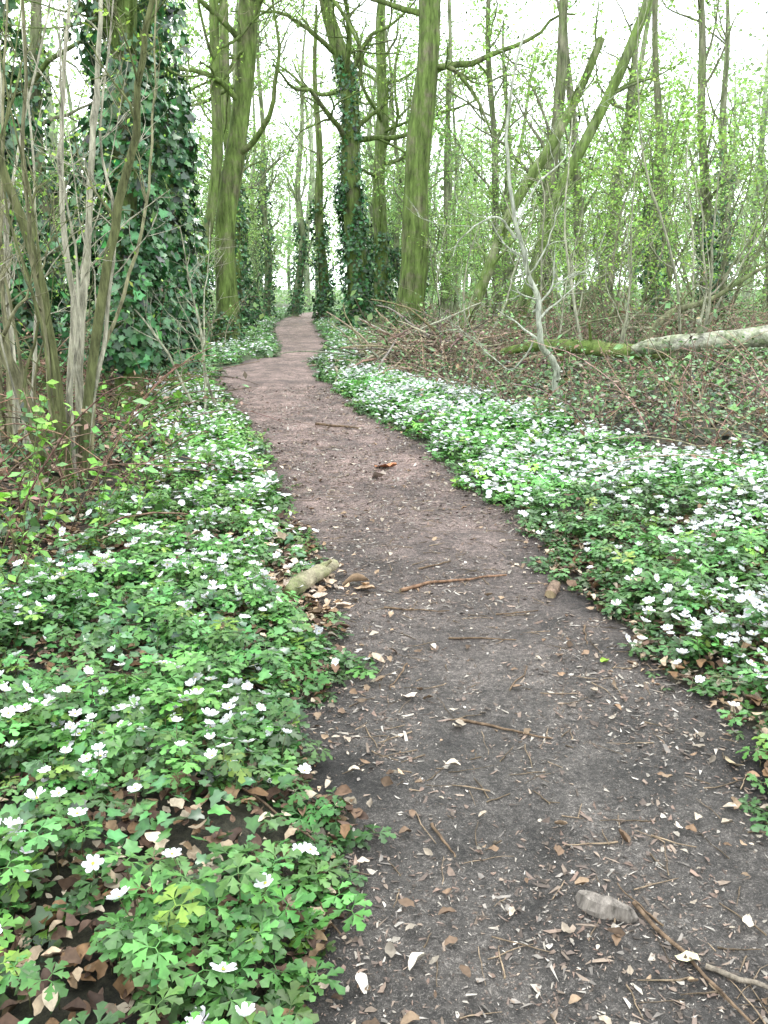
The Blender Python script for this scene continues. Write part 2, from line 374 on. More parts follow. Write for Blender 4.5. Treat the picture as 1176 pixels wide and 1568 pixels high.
# ------------------------------------------------------------ ivy ground cover
mb = MB()
def givy(n, xr, yr, cond, cut, hmax, col, s0=.03, s1=.062):
    x, y = scatter(n, *xr, *yr, .9); k = cond(x, y) & (R.random(len(x)) < ss((vnoise(x, y, 1.4, 40)-cut)/.2)*.9); x, y = x[k], y[k]
    B = len(x); n = np.stack([R.normal(0, .38, B), R.normal(-.1, .38, B), np.ones(B)], -1)
    inst(mb, *IV, np.stack([x, y, surf(x, y)+R.uniform(.015, hmax, B)], -1), frame(n), R.uniform(s0, s1, B), tints(B, col, .35, .12), 0)
givy(13000, (-4.5, -.1), (1, 9), lambda x, y: x < pL(y)-.02, .42, .10, (.045, .12, .045))
givy(2200, (-2.2, -.2), (1, 3.8), lambda x, y: x < pL(y)-.08, .0, .10, (.055, .15, .04), .022, .055)
givy(9000, (1, 9), (3, 17), lambda x, y: x > pR(y)+.5, .40, .2, (.07, .14, .06))
givy(9000, (.5, 9), (6, 17), lambda x, y: (x > pR(y)+WRy(y)*.85), .15, .26, (.085, .16, .06), .03, .065)
mb.build('ground_ivy', [M_ivy])

# ------------------------------------------------------------ leaf litter
mb = MB()
def litter(x, y, s0, s1, cols, lift=.0):
    B = len(x); w = R.integers(0, 10, B); M = rot(R.uniform(0, 6.28, B), R.normal(0, .32, B), R.uniform(0, 6.28, B))
    ci = R.integers(0, len(cols), B); tt = np.array(cols)[ci]*(1+R.normal(0, .25, (B, 1))).clip(.3, 2)
    p = np.stack([x, y, surf(x, y)+.006+lift*R.random(B)], -1); s = R.uniform(s0, s1, B)
    for i in range(10):
        k = w == i; inst(mb, *DL[i], p[k], M[k], s[k], tt[k], 0)
brown = [(.17, .10, .05), (.22, .15, .085), (.10, .06, .04), (.32, .25, .17), (.13, .08, .05), (.40, .34, .25), (.08, .05, .035)]
x, y = scatter(24000, -3.5, 2.4, .9, 5.5); k = dist(x, y)+wob(x, y) > -.03; litter(x[k], y[k], .015, .065, brown, .03)
x, y = scatter(9000, -6, 0, 4, 16); k = dist(x, y) > .05; k &= R.random(len(x)) < 1-.5*zone(x, y); litter(x[k], y[k], .04, .08, brown, .06)
x, y = scatter(7000, 0, 11, 4, 22); k = dist(x, y) > .05; k &= R.random(len(x)) < 1-.8*zone(x, y); litter(x[k], y[k], .04, .09, brown, .12)
mb.build('leaf_litter', [M_dead])

# path debris
mb = MB()
n = 70000; y = 1.0+13*R.random(n)**1.6; x = pL(y)+(pR(y)-pL(y))*R.uniform(-.06, 1.06, n)
k = R.random(n) < .12+.9*ss((.6*vnoise(x, y, 1.7, 50)+.4*vnoise(x, y, 6, 51)-.3)/.4); x, y = x[k], y[k]; B = len(x)
CH = []
for q in range(6):
    rq = np.random.default_rng(q+90); a = np.sort(rq.uniform(0, 6.28, 5)); rad = rq.uniform(.25, .6, 5)
    CH.append((np.stack([rad*np.cos(a), rad*np.sin(a)*.7, rq.uniform(0, .1, 5)], -1), np.array([(0, 1, 2), (0, 2, 3), (0, 3, 4)]), rq.uniform(.8, 1.2, (5, 1))*np.ones((5, 3))))
cols = np.array([(.22, .17, .13), (.14, .105, .085), (.07, .055, .045), (.16, .11, .085), (.27, .24, .20), (.11, .085, .07), (.21, .155, .12), (.18, .16, .14), (.09, .07, .055), (.34, .31, .27)])
tt = cols[R.integers(0, 10, B)]*(1+R.normal(0, .25, (B, 1))).clip(.4, 1.5)
s = (.005+.020*R.random(B)**4)*(1+y*.12)
sc = np.stack([s*R.uniform(.8, 2.4, B), s*R.uniform(.5, 1.3, B), s], -1)
cp = np.stack([x, y, surf(x, y)+.0015], -1); cm = rot(R.uniform(0, 6.28, B), R.normal(0, .3, B), R.uniform(0, 6.28, B)); wq = R.integers(0, 6, B)
for q in range(6):
    k = wq == q; inst(mb, *CH[q], cp[k], cm[k], sc[k], tt[k], 0)
mb.build('wood_chips', [M_dead], False)
mb = MB()
n = 1100; y = 1.2+13*R.random(n)**1.3; uu = R.random(n); uu = np.where(R.random(n) < .6, uu**3*.5, uu); uu = np.where(R.random(n) < .3, 1-uu*.3, uu)
x = pL(y)+(pR(y)-pL(y))*uu
litter(x, y, .012, .05, [(.28, .20, .13), (.20, .13, .08), (.36, .30, .23), (.15, .10, .065), (.44, .38, .30)], .004)
n = 130; litter(R.normal(-.45, .13, n), R.normal(4.15, .3, n), .03, .09, [(.4, .28, .18), (.5, .38, .27), (.3, .2, .12), (.62, .5, .4)], .03)
n = 60; litter(R.normal(-.75, .15, n), R.normal(4.6, .3, n), .03, .08, [(.4, .28, .18), (.5, .38, .27), (.6, .5, .4)], .06)
for px, py, s, c in [(1.10, 3.43, .10, (.62, .60, .52)), (.10, 3.0, .07, (.5, .42, .35)), (-.03, 3.3, .07, (.45, .36, .27)), (.08, 1.66, .06, (.5, .45, .37)),
                     (-.2, 1.72, .07, (.5, .44, .38)), (.72, 1.68, .06, (.45, .42, .27)), (-.03, 7.0, .2, (.6, .5, .42)), (.02, 7.5, .2, (.45, .2, .10)), (1.15, 2.5, .08, (.42, .34, .22)), (-.15, 4.3, .14, (.5, .36, .24)), (-.10, 4.22, .12, (.4, .28, .18)), (.93, 3.3, .05, (.25, .4, .05)), (-.05, 1.6, .05, (.5, .47, .42)), (1.2, 1.75, .07, (.42, .35, .27))]:
    litter(np.array([px]), np.array([py]), s, s*1.01, [c])
mb.build('fallen_leaves', [M_dead])
mb = MB()
def stick(x0, y0, x1, y1, r, col=(.16, .11, .07), lift=.0, n=11, wob_=.03):
    t = np.linspace(0, 1, n); L = math.hypot(x1-x0, y1-y0); w1 = np.cumsum(R.normal(0, wob_*L*.5, (n, 2)), 0); x = x0+(x1-x0)*t+w1[:, 0]; y = y0+(y1-y0)*t+w1[:, 1]
    z = surf(x, y).max()*.6+surf(x, y)*.4+r*.8+lift
    tubes(mb, np.stack([x, y, z], -1)[None], (r*np.linspace(1, .5, n))[None], 7, np.array(col), 0, .10, cap=True)
for a in [(.09, 4.25, .76, 4.42, .010, (.22, .13, .08)), (.27, 2.86, .57, 2.74, .006), (.30, 3.6, .62, 3.56, .005), (.0, 3.95, .3, 3.9, .005), (.65, 1.88, .80, 1.45, .006), (.76, 1.66, 1.1, 1.5, .007, (.26, .22, .17)), (.7, 1.8, .62, 1.95, .003),
          (.14, 2.2, .2, 2.05, .005), (-.8, 9.9, -.3, 9.5, .018), (.93, 3.7, .9, 3.5, .005), (-.9, 3.4, -.45, 2.9, .007, (.28, .2, .12)), (-1.3, 3.5, -.75, 3.0, .006, (.3, .22, .13)),
          (-.2, 1.9, -.12, 1.75, .005), (1.2, 2.1, 1.45, 1.7, .007), (.5, 3.1, .62, 3.3, .004), (.1, 3.3, .0, 3.05, .004), (-.45, 2.3, -.2, 2.05, .005), (.55, 3.9, .75, 3.95, .004), (.2, 4.6, .4, 4.75, .006)]:
    stick(*a)
for _ in range(700):
    yy0 = 1.3+9*R.random()**1.3; xx0 = R.uniform(pL(yy0)-.2, pR(yy0)); a = R.uniform(0, 6.28); L = R.uniform(.02, .16)
    stick(xx0, yy0, xx0+L*math.cos(a), yy0+L*math.sin(a), R.uniform(.001, .0028), R.uniform(.5, 1.6)*np.array((.20, .15, .10)), 0, 6, .05)
mb.build('twigs', [M_wood])
def logobj(name, ctrl, S, col, mats, amp=.05, stubs=()):
    mb = MB(); c = crv(ctrl, 26); lob = 1+.08*np.sin(np.arange(S)*2*np.pi/S*2+1)[None, None]+np.cumsum(R.normal(0, .016, (1, 26, S)), 1)
    w = np.cumsum(R.normal(0, amp*.12, (26, 2)), 0)*c[:, 3:4]; c[:, 1:3] += w*2
    tubes(mb, c[None, :, :3], c[None, :, 3], S, np.array(col), 0, amp*.6, lob, cap=True)
    for s in stubs:
        q = crv(s, 8); tubes(mb, q[None, :, :3], q[None, :, 3], 8, np.array(col), 0, .04, cap=True)
    return mb.build(name, mats)
logobj('log_piece', [(-.47, 3.96, .085, .030), (-.43, 4.05, .095, .042), (-.36, 4.22, .09, .040), (-.27, 4.42, .085, .028)], 14, (.27, .24, .16), [M_log], .10, [[(-.34, 4.3, .10, .014), (-.28, 4.3, .15, .009)]])
logobj('wood_stub', [(.85, 4.10, .03, .026), (.88, 4.18, .033, .029), (.91, 4.27, .03, .022)], 12, (.20, .14, .10), [M_wood], .1)
bm_m = MB(); a = np.linspace(0, 2*np.pi, 15)[:-1]; V = []; rings = [(1, 0), (1.03, .3), (.85, .7), (.5, .95)]
for j, (rr_, zz) in enumerate(rings):
    for i, t in enumerate(a):
        q = rr_*(1+.22*math.sin(2*t+.6)+.16*math.sin(3*t)+R.normal(0, .05)); V.append((.070*q*math.cos(t), .038*q*math.sin(t), .045*zz*(1+.35*math.cos(t+1))+R.normal(0, .002)))
V.append((0, 0, .042)); V = rz(np.array(V), -.75)+np.array([.56, 1.86, float(surf(np.array(.56), np.array(1.86)))-.002])
f4 = [(j*14+i, j*14+(i+1) % 14, (j+1)*14+(i+1) % 14, (j+1)*14+i) for j in range(3) for i in range(14)]
bm_m.add(V, f4, (.25, .22, .19)); bm_m.T.append(np.array([(42+i, 42+(i+1) % 14, 56) for i in range(14)])); bm_m.TM.append(np.zeros(14))
bm_m.build('stone', [M_wood], False)

# ------------------------------------------------------------ trees
def ivy_on(mb, c, z0, z1, n, fl, size, mat, tm=IV, col=(.045, .125, .042)):
    h = c[:, 2]; k = np.where((h >= z0) & (h <= z1))[0]
    i = R.choice(k[:-1], n*2); f = R.random(n*2)[:, None]; p = c[i]*(1-f)+c[np.minimum(i+1, len(c)-1)]*f
    a = R.uniform(0, 6.28, n*2); dn = .6*vnoise(a*1.6, p[:, 2]*1.3, 1., 60)+.4*vnoise(a*4, p[:, 2]*3, 1., 61)
    keep = R.random(n*2) < ss((dn-.3)/.25); a = a[keep]; p = p[keep]; dn = dn[keep]; n = len(a)
    rr = p[:, 3]+fl*(.2+1.5*dn)*R.random(n)**.6
    o = np.stack([np.cos(a), np.sin(a), np.zeros(n)], -1); pos = p[:, :3]+o*rr[:, None]
    nn = o+R.normal(0, .5, (n, 3))+[0, 0, .45]
    inst(mb, *tm, pos, frame(nn), size*R.uniform(.5, 1.3, n), tints(n, col, .45, .15), mat)
def crown(mb, P, D, r, spec, leafspec, col, bm=0, lm=1):
    for li, (k, t0, t1, ang, L, rf, N_, wig, up, S) in enumerate(spec):
        o, d, rr, t = spawn(P, D, r, k, t0, t1, ang)
        P, D = grow(o, d, L*R.uniform(.5, 1.25, len(o))*(1.15-.5*t), N_, wig, up)
        r = taper(np.maximum(rr*rf, .0035), N_); tubes(mb, P, r, S, np.array(col), bm)
    if leafspec:
        n, size, lc, tm = leafspec; B, N_, _ = P.shape
        b = R.integers(0, B, n); i = R.integers(1, N_, n); pos = P[b, i]+R.normal(0, size*.8, (n, 3))
        keep = R.random(n) < .3+.9*vnoise(pos[:, 0]+pos[:, 2], pos[:, 1]+pos[:, 2]*.7, .7, 70)
        leaves(mb, pos[keep], size, lc, lm, tmpl=tm, var=.35)
def tree(name, ctrl, col, mats, spec, leafspec=None, S=16, ivy=(), extra=(), flare=.5):
    mb = MB(); ctrl = np.array(ctrl, float); ctrl[0, 2] = float(ground(ctrl[0, 0], ctrl[0, 1]))-.15
    c = crv(ctrl, 44); hz = c[:, 2]-c[0, 2]; an = np.arange(S)*2*np.pi/S
    c[:, 3] *= 1+flare*np.exp(-hz/.35)
    c[:, 0] += .06*np.sin(hz*1.1+c[0, 0]*7); c[:, 3] *= 1+.05*np.sin(hz*1.9+c[0, 0]*3)
    lob = 1+(.22*np.exp(-hz/.6))[:, None]*np.cos(4*an+R.uniform(0, 6))[None]+.06*np.cos(2*an+1)[None]+.02*np.sin(hz[:, None]*2.3+3*an[None])
    tubes(mb, c[None, :, :3], c[None, :, 3], S, np.array(col), 0, .02, lob[None])
    D = nrm(np.gradient(c[:, :3], axis=0))
    for e in extra:
        q = crv(e, 24); tubes(mb, q[None, :, :3], q[None, :, 3], 10, np.array(col), 0, .02)
        Dq = nrm(np.gradient(q[:, :3], axis=0)); crown(mb, q[None, :, :3], Dq[None], q[None, :, 3], [(8, .2, 1, .8, 2, .5, 7, .15, .05, 5), (5, .2, 1, .8, .9, .5, 5, .2, .05, 3)], None, col)
    crown(mb, c[None, :, :3], D[None], c[None, :, 3], spec, leafspec, col)
    for z0, z1, n, fl, size, tm in ivy: ivy_on(mb, c, z0, z1, n, fl, size, 2, tm)
    return mb.build(name, mats)
big = [(16, .35, 1, 1.0, 4.5, .35, 12, .2, .04, 7), (6, .2, 1, .8, 1.9, .5, 8, .2, .04, 4), (4, .2, 1, .8, .8, .5, 5, .2, .03, 3)]
SP = (.27, .43, .08); MT = [M_bark, M_leaf, M_ivy]
tree('mossy_beech_tree', [(-4.35, 24, 0, .31), (-4.25, 24, 2.5, .27), (-3.85, 24.1, 5.5, .25), (-3.35, 24, 8.6, .23), (-2.9, 24, 13, .17), (-2.6, 24, 17, .08)], (.15, .14, .085), MT, big, (2500, .08, SP, LF), ivy=[(0, 1.2, 250, .08, .1, IVS)],
     extra=[[(-3.5, 24, 7.7, .11), (-3.0, 23.8, 8.6, .09), (-2.2, 23.5, 8.9, .07), (-1.2, 23, 8.2, .05), (-.6, 22.8, 7.2, .03)]])
tree('mossy_tree', [(-4.95, 23.6, 0, .17), (-4.72, 23.6, 2.5, .14), (-4.3, 23.7, 5.5, .13), (-4.2, 23.6, 8.6, .11), (-4.5, 24, 12, .05)], (.14, .14, .08), MT, big, (800, .07, SP, LF), ivy=[(0, 2.5, 500, .12, .1, IVS)])
tree('ivy_covered_tree', [(-1.0, 32, 0, .36), (-1.1, 32, 4.6, .33), (-1.3, 32, 8.3, .29), (-1.95, 32, 11, .2), (-2.6, 32, 15, .08)], (.14, .13, .085), MT, big, (2500, .1, SP, LF), ivy=[(0, 5.2, 1800, .25, .16, IVS), (4.5, 9, 600, .12, .14, IVS)])
tree('forest_tree', [(-.2, 37, 0, .30), (-.15, 37, 5, .26), (-.1, 37, 10, .2), (0, 37, 17, .06)], (.2, .2, .13), MT, big, (2500, .12, SP, LF), ivy=[(0, 4, 500, .2, .16, IVS)])
tree('oak_tree', [(.75, 27, 0, .46), (.92, 27, 3.2, .38), (1.15, 27, 6.9, .33), (1.3, 27, 9.6, .28), (1.4, 27, 13, .2), (1.5, 27, 17, .07)], (.16, .145, .095), MT, big, (2500, .09, SP, LF), S=20,
     ivy=[(0, .9, 250, .1, .12, IVS)], extra=[[(1.15, 27, 7.6, .10), (1.9, 26.8, 7.6, .07), (2.6, 26.5, 6.8, .05), (3.1, 26.5, 5.8, .025)]])
lean = [(10, .3, 1, .8, 1.8, .35, 8, .16, .08, 5), (5, .2, 1, .8, .8, .5, 5, .2, .03, 3)]
tree('leaning_dead_tree', [(1.8, 22, 0, .14), (2.4, 22, 1.6, .13), (3.07, 22, 3.2, .12), (4.25, 22, 5.2, .11), (5.0, 22, 7.15, .09)], (.25, .24, .16), MT, lean, None, S=12, flare=.1)
tree('leaning_tree', [(2.8, 20, 0, .16), (3.3, 20, 1.7, .14), (3.93, 20, 3.5, .13), (4.8, 20, 5.5, .11), (5.6, 20, 7.6, .09), (6.6, 20, 10, .05)], (.13, .14, .085), MT, lean, (900, .07, SP, LF), S=12, flare=.2)
ivs = [(12, .4, 1, 1.0, 2.5, .3, 9, .15, .02, 6), (5, .2, 1, .8, 1.2, .5, 6, .17, .03, 4), (4, .2, 1, .8, .5, .5, 5, .2, .03, 3)]
tree('ivy_covered_tree', [(-3.3, 11, 0, .19), (-3.25, 11, 1.5, .17), (-3.1, 11, 3, .16), (-3.05, 11, 6, .14), (-3, 11, 11, .05)], (.17, .16, .10), MT, ivs, (900, .05, SP, LF), ivy=[(.5, 8, 3600, .40, .10, IV)])
tree('ivy_covered_tree', [(-3.75, 14.5, 0, .2), (-3.65, 14.5, 2, .17), (-3.5, 14.5, 5, .15), (-3.4, 14.5, 12, .05)], (.17, .16, .10), MT, ivs, (900, .05, SP, LF), ivy=[(.1, 9, 3400, .45, .12, IV)])
tree('ivy_covered_tree', [(-5.2, 12.5, 0, .22), (-5.3, 12.5, 2, .2), (-5.3, 12.5, 5, .17), (-5.4, 12.5, 12, .05)], (.17, .16, .10), MT, ivs, (900, .05, SP, LF), ivy=[(.5, 9, 2800, .45, .12, IV)])
tree('ivy_covered_tree', [(-2.75, 40, 0, .24), (-2.8, 40, 3, .2), (-2.9, 40, 9, .12), (-2.9, 40, 13, .05)], (.18, .16, .11), MT, ivs, (600, .1, SP, LF), ivy=[(0, 5.5, 900, .28, .16, IVS)])
tree('ivy_covered_tree', [(-5.0, 30, 0, .24), (-5.0, 30, 3, .2), (-5.1, 30, 9, .16), (-5.1, 30, 14, .05)], (.18, .16, .11), MT, ivs, (600, .1, SP, LF), ivy=[(0, 5, 900, .28, .16, IVS)])

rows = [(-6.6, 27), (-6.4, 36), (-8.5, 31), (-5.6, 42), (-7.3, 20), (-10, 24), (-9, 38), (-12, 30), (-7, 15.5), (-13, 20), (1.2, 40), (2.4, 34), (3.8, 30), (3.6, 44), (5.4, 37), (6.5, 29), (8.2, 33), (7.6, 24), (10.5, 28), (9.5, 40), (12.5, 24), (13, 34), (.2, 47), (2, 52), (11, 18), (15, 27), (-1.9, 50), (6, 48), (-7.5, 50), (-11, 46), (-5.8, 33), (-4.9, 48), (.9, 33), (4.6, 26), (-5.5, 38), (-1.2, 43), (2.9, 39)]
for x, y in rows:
    r0 = R.uniform(.10, .26); lx, ly = R.normal(0, 1.2, 2); h = R.uniform(11, 17); haze_fade = ss((y-15)/45)  # bark and leaf colours go paler with distance, painting in haze
    col = np.array([.16, .15, .10])*(1-haze_fade)+np.array([.30, .32, .22])*haze_fade
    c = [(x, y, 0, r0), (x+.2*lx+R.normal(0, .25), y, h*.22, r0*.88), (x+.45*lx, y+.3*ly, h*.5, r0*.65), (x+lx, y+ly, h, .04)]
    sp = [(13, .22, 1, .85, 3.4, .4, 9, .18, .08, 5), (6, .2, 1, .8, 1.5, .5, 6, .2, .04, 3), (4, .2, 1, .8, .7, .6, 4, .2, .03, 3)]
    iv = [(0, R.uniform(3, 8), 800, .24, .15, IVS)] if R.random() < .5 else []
    tree('forest_tree', c, col, [M_bark2, M_leaf, M_ivy], sp, (3000, .125, (.28+.1*haze_fade, .46+.08*haze_fade, .10+.11*haze_fade), LF), S=10, ivy=iv)

def shrub(name, x, y, h, nst, spread, nleaf, lsize, col, lc, mats, r=.018):
    mb = MB(); a = R.uniform(0, 6.28, nst); o = np.stack([x+.15*np.cos(a)+R.normal(0, .12, nst), y+.15*np.sin(a)+R.normal(0, .12, nst), np.zeros(nst)], -1)
    o[:, 2] = ground(o[:, 0], o[:, 1])-.03
    d = np.stack([spread*np.cos(a), spread*np.sin(a), np.ones(nst)], -1)+R.normal(0, .15, (nst, 3))
    P, D = grow(o, d, h*R.uniform(.5, 1.1, nst), 14, .09, .04); rr = taper(r*R.uniform(.5, 1.3, nst), 14); tubes(mb, P, rr, 6, np.array(col), 0)
    crown(mb, P, D, rr, [(7, .2, 1, .8, h*.28, .5, 7, .18, .05, 4), (5, .2, 1, .8, h*.12, .6, 4, .2, .04, 3)], (nleaf, lsize, lc, LF), col)
    return mb.build(name, mats)
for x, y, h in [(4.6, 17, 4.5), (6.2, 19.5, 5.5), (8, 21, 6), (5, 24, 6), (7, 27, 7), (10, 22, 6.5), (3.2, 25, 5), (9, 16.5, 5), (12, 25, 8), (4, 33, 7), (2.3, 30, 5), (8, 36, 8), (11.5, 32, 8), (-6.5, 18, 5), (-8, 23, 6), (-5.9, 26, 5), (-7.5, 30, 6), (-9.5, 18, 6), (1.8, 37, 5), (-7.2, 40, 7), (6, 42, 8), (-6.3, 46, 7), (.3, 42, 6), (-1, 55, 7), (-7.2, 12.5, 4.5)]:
    f = ss((y-14)/38)  # aerial haze mixed into stem and leaf colours of farther bushes
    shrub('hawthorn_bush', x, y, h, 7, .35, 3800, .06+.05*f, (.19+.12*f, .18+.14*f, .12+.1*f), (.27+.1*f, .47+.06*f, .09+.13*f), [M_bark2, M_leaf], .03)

# hazel coppice, left foreground
def stem(ctrl, r, col, n=22, kids=7, leaf=0):
    c = crv([(a[0], a[1], a[2], r*(1-.75*i/(len(ctrl)-1))) for i, a in enumerate(ctrl)], n)
    w = np.cumsum(R.normal(0, .012, (n, 2)), 0); c[:, :2] += w-w[0]
    tubes(mb, c[None, :, :3], c[None, :, 3], 9, np.array(col)*R.uniform(.8, 1.2), 0, .05); D = nrm(np.gradient(c[:, :3], axis=0))
    crown(mb, c[None, :, :3], D[None], c[None, :, 3], [(kids, .3, 1, .75, .9, .45, 9, .17, .06, 5), (4, .3, 1, .7, .35, .6, 5, .2, .05, 3)], (leaf, .04, (.28, .45, .07), LF) if leaf else None, col)
pale = (.36, .34, .26); mid = (.20, .19, .11); dark = (.13, .14, .06)
mb = MB()
stem([(-2.55, 6.5, -.05), (-2.67, 6.4, .78), (-2.76, 6.3, 1.26), (-2.85, 6.2, 1.7), (-3.1, 6, 2.7), (-3.3, 5.8, 4)], .055, mid)
stem([(-2.47, 6.5, -.05), (-2.50, 6.45, 1.2), (-2.54, 6.4, 1.8), (-2.68, 6.3, 2.6), (-2.75, 6.2, 3.6), (-2.7, 6, 4.6)], .05, dark)
stem([(-2.42, 6.6, -.05), (-2.3, 6.6, .97), (-2.17, 6.6, 1.73), (-2.07, 6.6, 2.6), (-1.97, 6.6, 3.3), (-1.9, 6.6, 4.4)], .038, pale, leaf=40)
stem([(-2.38, 6.45, -.05), (-2.12, 6.4, 1.35), (-1.87, 6.4, 2.18), (-1.71, 6.3, 2.8), (-1.46, 6.2, 3.5), (-1.1, 6.1, 4.5)], .042, dark, leaf=40)
stem([(-2.5, 6.6, -.05), (-2.42, 6.7, 1.3), (-2.45, 6.8, 2.4), (-2.38, 6.9, 3.2), (-2.1, 7, 4.4)], .03, pale)
stem([(-2.5, 6.35, -.05), (-2.4, 6.2, 1.1), (-2.42, 6.1, 2.1), (-2.33, 6, 3.2), (-2.3, 5.9, 4.3)], .022, mid)
stem([(-2.4, 6.7, -.05), (-2.25, 6.9, 1.0), (-1.95, 7.2, 1.9), (-1.85, 7.4, 2.8), (-1.8, 7.6, 4)], .02, mid, leaf=40)
stem([(-2.35, 6.5, -.05), (-2.2, 6.5, .8), (-2.13, 6.6, 1.3), (-2.0, 6.6, 2.0), (-2.12, 6.7, 2.6), (-1.9, 6.7, 3.6)], .022, pale)
for i in range(11):
    a = R.uniform(0, 6.28); s = R.uniform(.08, .38); c, q = math.cos(a)*s, math.sin(a)*s
    stem([(-2.45+c*.5, 6.5+q*.5, -.05), (-2.45+c*1.2+R.normal(0, .06), 6.5+q*1.4, .7), (-2.45+c*1.8+R.normal(0, .08), 6.5+q*1.6, 1.4), (-2.45+c*2.2+R.normal(0, .12), 6.5+q*2, 2.2), (-2.45+c*3.+R.normal(0, .2), 6.5+q*2.5, R.uniform(2.6, 4))], R.uniform(.006, .018), [mid, pale, dark][i % 3], 18, 4, 20)
mb.build('hazel_coppice', [M_bark3, M_leaf])
mb = MB()
for i in range(9):
    a = R.uniform(0, 6.28); s = R.uniform(.05, .3); c, q = math.cos(a)*s, math.sin(a)*s
    stem([(-3.4+c*.5, 7.6+q*.5, -.05), (-3.4+c*1.6, 7.6+q*1.4, 1.2), (-3.4+c*2.4, 7.6+q*2, 2.2), (-3.35+c*3.5+R.normal(0, .2), 7.6+q*2.5, 4)], R.uniform(.012, .03), mid if i % 2 else pale, 16, 5, 40)
mb.build('hazel_coppice', [M_bark3, M_leaf])

mb = MB(); pale = (.40, .42, .34)
stem([(2.12, 10.8, .0), (2.14, 10.8, .35), (2.08, 10.75, .6), (1.84, 10.7, .92), (1.80, 10.7, 1.4), (1.66, 10.7, 1.8), (1.55, 10.7, 2.15), (1.42, 10.7, 2.75), (1.36, 10.7, 3.5), (1.5, 10.7, 4.3)], .05, pale, 40, 9, 90)
stem([(1.58, 10.7, 2.1), (1.4, 10.6, 2.3), (1.2, 10.5, 2.33), (.95, 10.5, 2.15), (.8, 10.5, 1.9)], .018, pale, 18, 4, 10)
stem([(1.82, 10.7, 1.25), (2.0, 10.7, 1.5), (2.3, 10.7, 1.68), (2.6, 10.7, 1.75)], .014, pale, 14, 5, 10)
stem([(1.84, 10.7, .9), (1.6, 10.7, .55), (1.3, 10.7, .75), (1.0, 10.6, 1.0)], .012, pale, 14, 4, 0)
stem([(1.55, 10.7, 2.15), (1.75, 10.8, 2.7), (2.2, 10.9, 3.1), (2.5, 10.9, 3.7)], .014, pale, 14, 6, 30)
mb.build('crooked_sapling', [M_bark3, M_leaf])
for k, (x, y, h) in enumerate([(4.9, 14.2, 5), (5.6, 15.5, 5.5), (1.4, 17, 4.5), (7.4, 14.5, 5.5), (3.0, 15.5, 4.5), (-2.2, 10.5, 3.2), (3.5, 13.8, 4.2)]):
    shrub('hazel_sapling', x, y, h, 3, .25, 520 if k != 5 else 60, .045, (.32, .32, .23), (.30, .47, .1), [M_bark3, M_leaf], .024)

# fallen trunk: mossy broken tip at the left, pale bark towards the right
logobj('fallen_log', [(3.75, 13.0, .64, .08), (4.05, 12.8, .72, .12), (4.7, 12.6, .79, .135), (5.8, 12.5, .88, .145), (7.4, 12.6, 1.02, .16), (9.5, 13.1, .9, .18)], 18, (.42, .41, .33), [M_log], .10, [[(4.6, 12.6, .85, .05), (4.5, 12.5, 1.12, .03)], [(4.3, 12.7, .78, .05), (4.2, 12.8, .15, .03)], [(6.4, 12.5, .9, .05), (6.5, 12.6, .2, .04)]])
logobj('fallen_log', [(1.95, 14.4, .50, .06), (2.5, 14.2, .62, .09), (3.1, 13.9, .64, .11), (3.7, 13.5, .60, .12), (4.4, 13.2, .56, .12)], 14, (.19, .20, .08), [M_bark], .08, [[(2.9, 14, .6, .04), (2.9, 14.1, .05, .03)], [(3.3, 13.8, .65, .03), (3.2, 13.6, 1.0, .015)]])
mb = MB()
stem([(4.2, 14.6, .35), (4.6, 14.8, .9), (5.0, 15, 1.15), (5.6, 15, 1.35), (6.6, 15, 1.95), (8.2, 15, 2.5)], .08, (.18, .18, .10), 26, 9, 30)
stem([(3.9, 16, .3), (4.3, 16, .8), (5.2, 16.2, .85), (6.2, 16.3, 1.5), (6.6, 16.3, 2.3)], .04, (.26, .24, .18), 20, 7, 10)
stem([(2.6, 14.5, .3), (3.2, 14.6, .9), (4.2, 14.3, 1.1), (5.0, 14, 1.0)], .025, (.28, .24, .18), 20, 9, 0)
mb.build('fallen_branch', [M_bark2, M_leaf])

mb = MB(); n = 340
cx, cy = R.normal(1.0, .85, n), R.normal(16.8, 1.1, n); hh = .75*np.exp(-((cx-1.)**2/1.3+(cy-16.8)**2/2))*R.random(n)+.1
o = np.stack([cx, cy, ground(cx, cy)+hh], -1); a = R.uniform(0, 6.28, n); d = np.stack([np.cos(a), np.sin(a), R.normal(0, .45, n)], -1)
P, D = grow(o, d, R.uniform(.5, 2., n), 8, .1, -.02); P[..., 2] = np.maximum(P[..., 2], ground(P[..., 0], P[..., 1])+.02)
tubes(mb, P, taper(R.uniform(.008, .03, n), 8, .4), 5, tints(n, (.32, .26, .19), .4), 0)
n = 3000; x, y = R.normal(1.0, 1.0, n), R.normal(16.8, 1.2, n); z = ground(x, y)+.5*np.exp(-((x-1.)**2/1.3+(y-16.8)**2/2))*R.random(n)
leaves(mb, np.stack([x, y, z], -1), .09, (.19, .13, .08), 1, 1.)
mb.build('brush_pile', [M_wood, M_dead])

